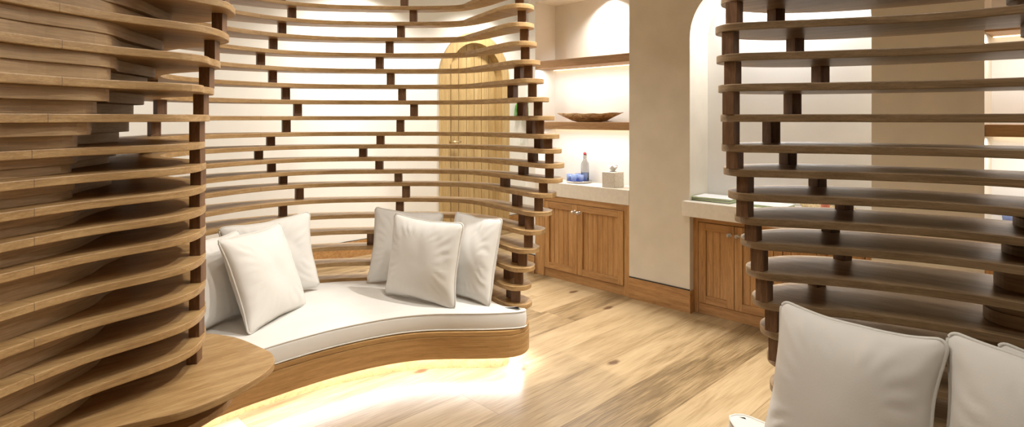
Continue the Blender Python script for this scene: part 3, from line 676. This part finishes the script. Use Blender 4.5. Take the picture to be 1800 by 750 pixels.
# ------------------------------------------------------------------ pillows
def pillow_mesh(w, h, d, seed, ear=.09, n=44, wr=1.0):
    bm = bmesh.new(); grid = {}
    def edge(u, v):     # concave sides, rounded corner ears
        r = .13; a, b = abs(u), abs(v)
        if a > 1-r and b > 1-r:
            q = Vector(((a-1+r)/r, (b-1+r)/r)); f = max(q.x, q.y)/max(1e-6, q.length)
            u = math.copysign(1-r+q.x*f*r, u); v = math.copysign(1-r+q.y*f*r, v)
        x = u*(1-ear*(1-v*v)); z = v*(1-ear*(1-u*u))
        return x*w/2+.005*noise.noise(Vector((u*2.5, v*2.5, seed+4))), z*h/2+.006*noise.noise(Vector((u*2.5, v*2.5, seed+14)))
    border = []
    for side in (1, -1):
        for i in range(n+1):
            for j in range(n+1):
                u = -1+2*i/n; v = -1+2*j/n
                u = math.copysign(abs(u)**.8, u); v = math.copysign(abs(v)**.8, v)
                x, z = edge(u, v)
                if i in (0, n) or j in (0, n):
                    if side == 1: grid[(1, i, j)] = bm.verts.new((x, 0, z))
                    grid[(side, i, j)] = grid[(1, i, j)]; continue
                t = ((1-abs(u)**2.4)*(1-abs(v)**2.4))**.5
                e = 1-max(abs(u), abs(v)); a = min(abs(u), abs(v))
                # radial gathers near the corners and seams
                ang = math.atan2(v, u); R = max(abs(u), abs(v))
                g = math.sin(ang*26+noise.noise(Vector((u*3, v*3, seed)))*4+seed)*.010*wr*max(0, R-.5)*(1-R)*9*(.4+abs(noise.noise(Vector((u*1.5, v*1.5, seed+9)))))
                g += noise.noise(Vector((u*1.3, v*1.3, seed*3.1+side)))*.014*wr*min(1, e*4)
                g += (abs(noise.noise(Vector((u*1.4+v*1.1, v*.7-u*.5, seed*1.7))))-.2)*.010*wr*min(1, e*4)
                grid[(side, i, j)] = bm.verts.new((x, side*(d/2*t+g*t), z))
        for i in range(n):
            for j in range(n):
                q = [grid[(side, i, j)], grid[(side, i+1, j)], grid[(side, i+1, j+1)], grid[(side, i, j+1)]]
                bm.faces.new(q if side == -1 else q[::-1])
    loop = [(i, 0) for i in range(n)]+[(n, j) for j in range(n)]+[(i, n) for i in range(n, 0, -1)]+[(0, j) for j in range(n, 0, -1)]
    pts = [grid[(1, i, j)].co.copy() for i, j in loop]
    return bm, pts
def basis(bl, br, up_hint, lean):
    x = (br-bl).normalized(); z0 = Vector((0, 0, 1)); y = z0.cross(x)      # y points backwards when x runs to the right
    z = (z0*math.cos(lean)+y*math.sin(lean)).normalized(); z = (z-x*z.dot(x)).normalized(); y = z.cross(x)
    return x, y, z
def pillow(bl, br, lean, h, d, seed, label, group, mat=FAB, wr=1.0, zrest=ctop+.013, roll=0, w=None, ear=.09):
    # bl, br: plan position (X, Z) of the bottom corners as seen from the camera; lean in degrees away from the viewer
    A = Vector((*W(*bl), zrest)); B = Vector((*W(*br), zrest)); ww = w or (B-A).length
    x, y, z = basis(A, B, None, math.radians(lean))
    if roll:
        R = Matrix.Rotation(math.radians(roll), 3, y); x = R @ x; z = R @ z
    c = (A+B)/2+z*(h/2*.985)
    bm, pts = pillow_mesh(ww, h, d, seed, wr=wr, ear=ear)
    M = Matrix((x, y, z)).transposed().to_4x4(); M.translation = c
    o = obj('pillow', bm, mat, smooth=True); o.matrix_world = M
    tag(o, label, 'pillow', group)
    bm = bmesh.new(); tube(bm, pts, .0048 if mat is FAB else .0055, 8, closed=True)
    obj('piping', bm, PIPE, o, smooth=True)
    return o
def G(x, y, h=ctop): return gp(x, y, h)
grp = 'pillows on the long bench'
q1 = pillow((-.99, 4.00), (-.51, 3.96), 8, .51, .16, 1.3, 'white pillow mostly hidden behind the front one of the right-hand group', grp, roll=4)
q2 = pillow(G(674, 521), G(802, 546), 8, .515, .18, 2.1, 'square white pillow in front of the right-hand group', grp, w=.55, roll=2)
q3 = pillow((-.39, 3.755), (-.185, 3.565), 12, .53, .16, 4.4, 'white pillow at the right end of the bench, turned towards its group', grp, w=.43)
p3 = pillow((-1.69, 3.55), (-1.27, 3.85), 11, .50, .16, 5.2, 'white pillow with its upper right corner against the slats, behind the left front pillow', grp, w=.56, roll=-5)
p2 = pillow((-1.36, 3.07), (-1.25, 3.55), 21, .53, .18, 6.7, 'tilted white pillow in front of the left-hand group', grp, w=.54)
p1 = pillow((-1.65, 3.02), (-1.53, 3.36), 9, .49, .15, 7.9, 'white pillow at the left end, half hidden by the slat tips', grp, w=.44)
grp2 = 'pillows on the right bench'
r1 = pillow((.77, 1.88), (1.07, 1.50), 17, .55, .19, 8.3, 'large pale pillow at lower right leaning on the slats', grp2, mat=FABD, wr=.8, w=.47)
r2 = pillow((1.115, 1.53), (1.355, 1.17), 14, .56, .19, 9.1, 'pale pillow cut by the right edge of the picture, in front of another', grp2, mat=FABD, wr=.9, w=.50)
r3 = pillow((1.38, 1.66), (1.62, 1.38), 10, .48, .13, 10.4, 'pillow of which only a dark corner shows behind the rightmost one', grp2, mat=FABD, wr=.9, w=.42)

# ------------------------------------------------------------------ things on the counters
zC = .897
def at_h(x, y, h): return gw(x, y, h)
# tray
tx_, ty_ = at_h(1018, 320.5, zC)
tray = thing('tray', 'small round polished metal tray with glasses and bottle on the stone counter', 'tray', (tx_, ty_, zC))
bm = bmesh.new(); lathe(bm, [(0, .0), (.105, .0), (.118, .006), (.122, .020), (.118, .021), (.112, .009), (.10, .005), (0, .005)], seg=48)
obj('tray_dish', bm, CHROME, tray, smooth=True)
bm = bmesh.new(); lathe(bm, [(0, .0052), (.108, .0052), (.108, .0062), (0, .0062)], seg=48)
obj('tray_lining', bm, plain('blue_enamel', (.08, .12, .45), .3), tray)
def glass_tumbler(dx, dy, label):
    bm = bmesh.new(); lathe(bm, [(0, 0), (.020, 0), (.024, .002), (.030, .072), (.0285, .072), (.0225, .010), (0, .010)], seg=28)
    o = obj('tumbler', bm, BLUE, smooth=True); o.location = (tx_+dx, ty_+dy, zC+.0065)
    tag(o, label, 'glass', 'blue tumblers on the tray')
def rel(du, dz):   # right / ahead in plan -> world offset
    return W(du, dz)
for du, dz, lab in ((-.088, .01, 'blue tumbler at the left end of the tray'), (-.055, -.045, 'second blue tumbler from the left on the tray'), (-.005, .05, 'pale blue tumbler at the back of the tray'), (.012, -.03, 'blue tumbler just left of the bottle')):
    glass_tumbler(*rel(du, dz), lab)
bx, by = rel(.055, .0)
bt = thing('glass_bottle', 'clear swing-top glass bottle standing on the tray', 'bottle', (tx_+bx, ty_+by, zC+.0065)); bt.scale = (1, 1, 1.14)
bm = bmesh.new(); lathe(bm, [(0, 0), (.034, 0), (.037, .004), (.037, .135), (.033, .155), (.016, .180), (.014, .215), (.016, .222), (.0135, .224), (.012, .215), (.0135, .180), (.030, .153), (.0345, .134), (.0345, .008), (0, .008)], seg=32); bmesh.ops.scale(bm, vec=(1, 1, 1.0), verts=bm.verts[:])
obj('bottle_body', bm, CLEAR, bt, smooth=True)
bm = bmesh.new(); lathe(bm, [(0, .0085), (.0338, .0085), (.0338, .072), (0, .072)], seg=32)
obj('blue_base', bm, BLUE, bt, smooth=True)['label'] = 'blue lower half'
bm = bmesh.new(); lathe(bm, [(0, .224), (.013, .224), (.015, .232), (.011, .242), (0, .245)], seg=20)
obj('stopper', bm, RED, bt, smooth=True)['label'] = 'red rubber stopper'
bm = bmesh.new()
tube(bm, [(.016, 0, .19), (.021, 0, .215), (.017, 0, .244), (0, 0, .250), (-.017, 0, .244), (-.021, 0, .215), (-.016, 0, .19), (-.022, .004, .178)], .0014, 6)
tube(bm, [(.0155*math.cos(a*PI/8), .0155*math.sin(a*PI/8), .19) for a in range(16)], .0014, 6, closed=True)
obj('wire_clasp', bm, CHROME, bt, smooth=True)
# tissue box
cx_, cy_ = W(*[a for a in gp(1075, 329, zC)])
tb = thing('tissue_box', 'square speckled stone tissue box at the right end of the counter', 'tissue box', (cx_, cy_+.02, zC))
s = .068
obj('box_body', boxbm(-s, s, -s, s, 0, .135), TERR, tb, bevel=.003)
bm = bmesh.new(); lathe(bm, [(0, .1352), (.032, .1352), (.032, .1358), (0, .1358)], seg=24); obj('opening', bm, DARK, tb)
bm = bmesh.new(); R_ = []
for r_i, (r, z) in enumerate(((.016, .134), (.020, .150), (.034, .170), (.044, .186))):
    R_.append([bm.verts.new((r*math.cos(a*PI/10)*(1+.35*math.sin(a*1.9+r_i)), .6*r*math.sin(a*PI/10), z+.010*math.sin(a*1.3)*r_i/3)) for a in range(20)])
for a, b in zip(R_, R_[1:]):
    for i in range(20): bm.faces.new((a[i], a[(i+1) % 20], b[(i+1) % 20], b[i]))
vt = bm.verts.new((.01, 0, .16))
for i in range(20): bm.faces.new((R_[-1][i], R_[-1][(i+1) % 20], vt))
obj('tissue', bm, TISSUE, tb, smooth=True)['label'] = 'white tissue sticking up'
# wooden bowl
zb = zsB[1]
yb_ = YW+.14
xa = onY(982, yb_)[0]; xb = onY(1094, yb_)[0]; cxb = (xa+xb)/2; Lb = (xb-xa)/2
bm = bmesh.new(); seg = 40; rings = []
prof = [(0, .0), (.35, .0), (.52, .012), (.75, .040), (1.0, .076), (.965, .078), (.72, .052), (.5, .026), (.3, .016), (0, .014)]
for q, (r, z) in enumerate(prof):
    ring = []
    for k in range(seg):
        a = 2*PI*k/seg; c, s_ = math.cos(a), math.sin(a)
        wob = 1+.05*noise.noise(Vector((c*2, s_*2, 3)))
        zz = z+(.010*noise.noise(Vector((c*2.5, s_*2.5, 8)))+.006*abs(c) if r > .6 else 0)
        ring.append(bm.verts.new((Lb*r*c*wob, .125*max(r, 0.001)*math.copysign(abs(s_)**.9, s_)*wob, max(0, zz))))
    rings.append(ring)
for a, b in zip(rings, rings[1:]):
    for k in range(seg): bm.faces.new((a[k], a[(k+1) % seg], b[(k+1) % seg], b[k]))
bmesh.ops.remove_doubles(bm, verts=bm.verts[:], dist=.0005)
o = obj('wooden_bowl', bm, BOWLW, smooth=True); o.location = (cxb, yb_, zb)
tag(o, 'long carved wooden dough bowl with streaked grain on the lower shelf', 'bowl')
# booklets
def booklet(x, y, z, rot, lab, w=.30, d=.215, cover=GREEN):
    t = thing('booklet', lab, 'booklet', (x, y, z), 'booklets on the stone counter'); t.rotation_euler = (0, 0, rot)
    obj('pages', boxbm(-w/2+.003, w/2-.001, -d/2+.003, d/2-.002, .003, .007), PAPER, t)
    obj('cover', boxbm(-w/2, w/2, -d/2, d/2, 0, .003), cover, t)
    bm = boxbm(-w/2, w/2, -d/2, d/2, .007, .008); obj('top_page', bm, PAPER, t)
    obj('spine', boxbm(-w/2-.001, -w/2+.0015, -d/2, d/2, 0, .008), cover, t)
bx0, by0 = gw(1212, 351, zc2)
words = ['lowest booklet of the left stack on the counter', 'second booklet from the bottom of the left stack', 'booklet just beneath the top one of the left stack', 'top booklet of the left stack, open white page up']
for i, wd_ in enumerate(words): booklet(bx0+.175+.004*(i % 2), by0+.105-.003*i, zc2+.0085*i, .03*(i-1.5), wd_, cover=GREEN if i % 2 else BLACKC)
bx1 = onY(1291, YC+.03)[0]
for i, wd_ in enumerate(['lower booklet of the right stack beside the slat tips', 'upper booklet of the right stack beside the slat tips']): booklet(bx1+.17, by0+.11, zc2+.0085*i, .05-.03*i, wd_, cover=GREEN)
# straw tray, small pink jar
xw_ = onY(1455, YB-.11)[0]
bm = bmesh.new(); lathe(bm, [(0, 0), (.12, 0), (.16, .012), (.165, .03), (.155, .032), (.12, .014), (0, .01)], seg=40, sy=.55)
for a in range(36):
    an = 2*PI*a/36; 
    tube(bm, [(.16*math.cos(an), .088*math.sin(an), .028), (.172*math.cos(an+.05), .095*math.sin(an+.05), .036), (.165*math.cos(an+.12), .091*math.sin(an+.12), .03)], .0035, 5)
o = obj('woven_tray', bm, WICK, smooth=False); o.location = (xw_, YB-.12, zc2); tag(o, 'flat straw-coloured woven tray seen between the slats on the counter', 'woven tray')
xj, _ = onY(1453, YB-.10)
bm = bmesh.new(); lathe(bm, [(0, 0), (.022, 0), (.028, .012), (.028, .045), (.018, .060), (.020, .066), (.012, .066), (0, .05)], seg=24)
bmesh.ops.scale(bm, vec=(1, 1, 1.3), verts=bm.verts[:])
o = obj('small_jar', bm, PINK, smooth=True); o.location = (xj, YB-.13, zc2+.011); tag(o, 'small pink jar standing on the woven tray', 'jar')
# folded blue cloth / cup at far right
xq, _ = onY(1778, YB-.12)
bm = bmesh.new(); lathe(bm, [(0, 0), (.03, 0), (.036, .003), (.045, .08), (.043, .08), (.034, .012), (0, .012)], seg=28)
o = obj('tumbler', bm, BLUE, smooth=True); o.location = (xq, YB-.13, zC); tag(o, 'blue tumbler on the counter at the far right edge', 'glass')
# plant and switch on door wall
yp, zp = onX(915, XD+.03)
zpl = hh(198, zp)
pt = thing('wall_plant', 'small green leafy plant on the wall right of the arched door', 'plant', (XD, yp, zpl))
bm = bmesh.new(); lathe(bm, [(0, 0), (.035, 0), (.05, .02), (.055, .09), (.05, .09), (.045, .03), (0, .02)], seg=24, cx=.06); obj('pot', bm, WHITEP, pt, smooth=True)
bm = bmesh.new()
for i in range(22):
    a = i*2.4; L_ = .14+.08*random.random(); x0 = .06; zt_ = .085
    dx, dy = math.cos(a), math.sin(a)
    if dx < -.1: dx *= .2
    P = [Vector((x0, 0, zt_)), Vector((x0+dx*L_*.3, dy*L_*.3, zt_+.06)), Vector((x0+dx*L_*.6, dy*L_*.6, zt_+.02)), Vector((x0+dx*L_*.8, dy*L_*.8, zt_-.16-.09*random.random()))]
    side = Vector((-dy, dx, 0)).normalized()
    c = [Vector(p) for p in catmull([tuple(p) for p in P], 4)]
    m_ = len(c); prev = None
    for j, p in enumerate(c):
        wv = .011*math.sin(PI*(j+.4)/(m_+.2))+.001
        q = (bm.verts.new(p-side*wv), bm.verts.new(p+Vector((0, 0, .002))), bm.verts.new(p+side*wv))
        if prev:
            bm.faces.new((prev[0], prev[1], q[1], q[0])); bm.faces.new((prev[1], prev[2], q[2], q[1]))
        prev = q
lf = obj('leaves', bm, LEAF, pt); md = lf.modifiers.new('s', 'SOLIDIFY'); md.thickness = .001
ys, zs_ = onX(918, XD)
t = thing('switch_plate', 'pale switch plate on the wall right of the arched door', 'switch', (XD, ys, hh(246, zs_)))
obj('plate', boxbm(0, .008, -.045, .045, -.05, .05), WHITEP, t, bevel=.003); obj('rocker', boxbm(.008, .012, -.02, .02, -.03, .03), WHITEP, t, bevel=.002)

# ------------------------------------------------------------------ light
def area(name, loc, size, power, col=(1, .9, .76), rot=(0, 0, 0), shape='DISK', sy_=None, spread=None):
    l = D.lights.new(name, 'AREA'); l.shape = shape; l.size = size; l.energy = power; l.color = col
    if sy_: l.size_y = sy_
    if spread: l.spread = spread
    o = D.objects.new(name, l); o.location = loc; o.rotation_euler = rot; COL.objects.link(o); return o
def downlight(X, Z, power, label, world=None, size=.18, spread=math.radians(130), col=(1, .96, .875)):
    x, y = world or W(X, Z)
    t = thing('ceiling_downlight', label, 'ceiling light', (x, y, CEIL), 'recessed ceiling downlights')
    bm = bmesh.new(); lathe(bm, [(size/2+.012, -.001), (size/2+.03, -.001), (size/2+.03, -.012), (size/2+.012, -.012), (size/2+.012, -.001)], seg=32); obj('trim_ring', bm, WHITEP, t)
    bm = bmesh.new(); lathe(bm, [(0, -.002), (size/2+.011, -.002), (size/2+.011, -.006), (0, -.006)], seg=32); obj('lamp_glass', bm, LAMP, t)
    area('downlight_lamp', (x, y, CEIL-.02), size, power, col, spread=spread)
downlight(.05, 2.6, 42, 'ceiling downlight above the open floor between the screens')
downlight(-.9, 3.4, 12, 'ceiling downlight above the long bench')
downlight(1.3, 1.2, 12, 'ceiling downlight above the right bench')
downlight(.1, .9, 24, 'ceiling downlight above the near floor')
for wx_, pw_, lab_ in ((-4.6, 40, 'small ceiling downlight nearest the arched door'), (-3.1, 70, 'small ceiling downlight above the end of the long bench'), (-1.75, 125, 'small ceiling downlight above the middle of the open floor'), (-.1, 85, 'small ceiling downlight behind the right slat screen'), (1.4, 50, 'small ceiling downlight farthest to the right')):
    downlight(0, 0, pw_, lab_, world=(wx_, 2.8), size=.05, spread=math.radians(150))
downlight(-1.3, 6.0, 100, 'ceiling downlight in front of the arched door wall')
downlight(-3.3, 4.2, 90, 'ceiling downlight behind the large screen')
downlight(-.1, 7.2, 70, 'ceiling downlight beside the arched door')
struct('ceiling_soffit', boxbm(X_end, XR, 2.916, YB, 2.75, CEIL), WALL2)
# niche spotlight and shelf strips
for nm, (a, b) in (('1', (X_n1a, X_n1b)), ('3', (X_n3a, X_n3b))):
    cx = (a+b)/2
    sp = D.lights.new('niche_spot', 'SPOT'); sp.energy = 170; sp.spot_size = math.radians(125); sp.spot_blend = 1.0; sp.shadow_soft_size = .02; sp.color = (1, .95, .88)
    o = D.objects.new('niche_spot', sp); o.location = (cx+.16, YB-.12, 2.61); o.rotation_euler = (math.radians(14), 0, 0); COL.objects.link(o)
    for (z0, z1), pw_ in ((zsA, 9), (zsB, 9)):
        area('shelf_light', (cx, YW+.05, z0-.008), b-a-.04, pw_*1.7, (1, .95, .89), shape='RECTANGLE', sy_=.02)
area('niche_light', ((X_n2a+X_n2b)/2, YB-.13, zt-.02), .9, 62, (.95, .97, 1), shape='RECTANGLE', sy_=.06)
w = D.worlds.new('World'); S.world = w; w.use_nodes = True
w.node_tree.nodes['Background'].inputs[0].default_value = (1, .93, .83, 1); w.node_tree.nodes['Background'].inputs[1].default_value = .3

# ------------------------------------------------------------------ camera
cam = D.cameras.new('camera'); co = D.objects.new('camera', cam); COL.objects.link(co)
cam.sensor_width = 36; cam.lens = F/1800*36; cam.shift_y = -(375-HZ)/1800
cam.clip_start = .05
co.location = (0, 0, EYE); co.rotation_euler = (PI/2, 0, math.atan2(.7105, .7036))
S.camera = co
S.view_settings.view_transform = 'Standard'; S.view_settings.look = 'None'; S.view_settings.exposure = -1.38; S.view_settings.gamma = 1
S.view_settings.use_curve_mapping = False
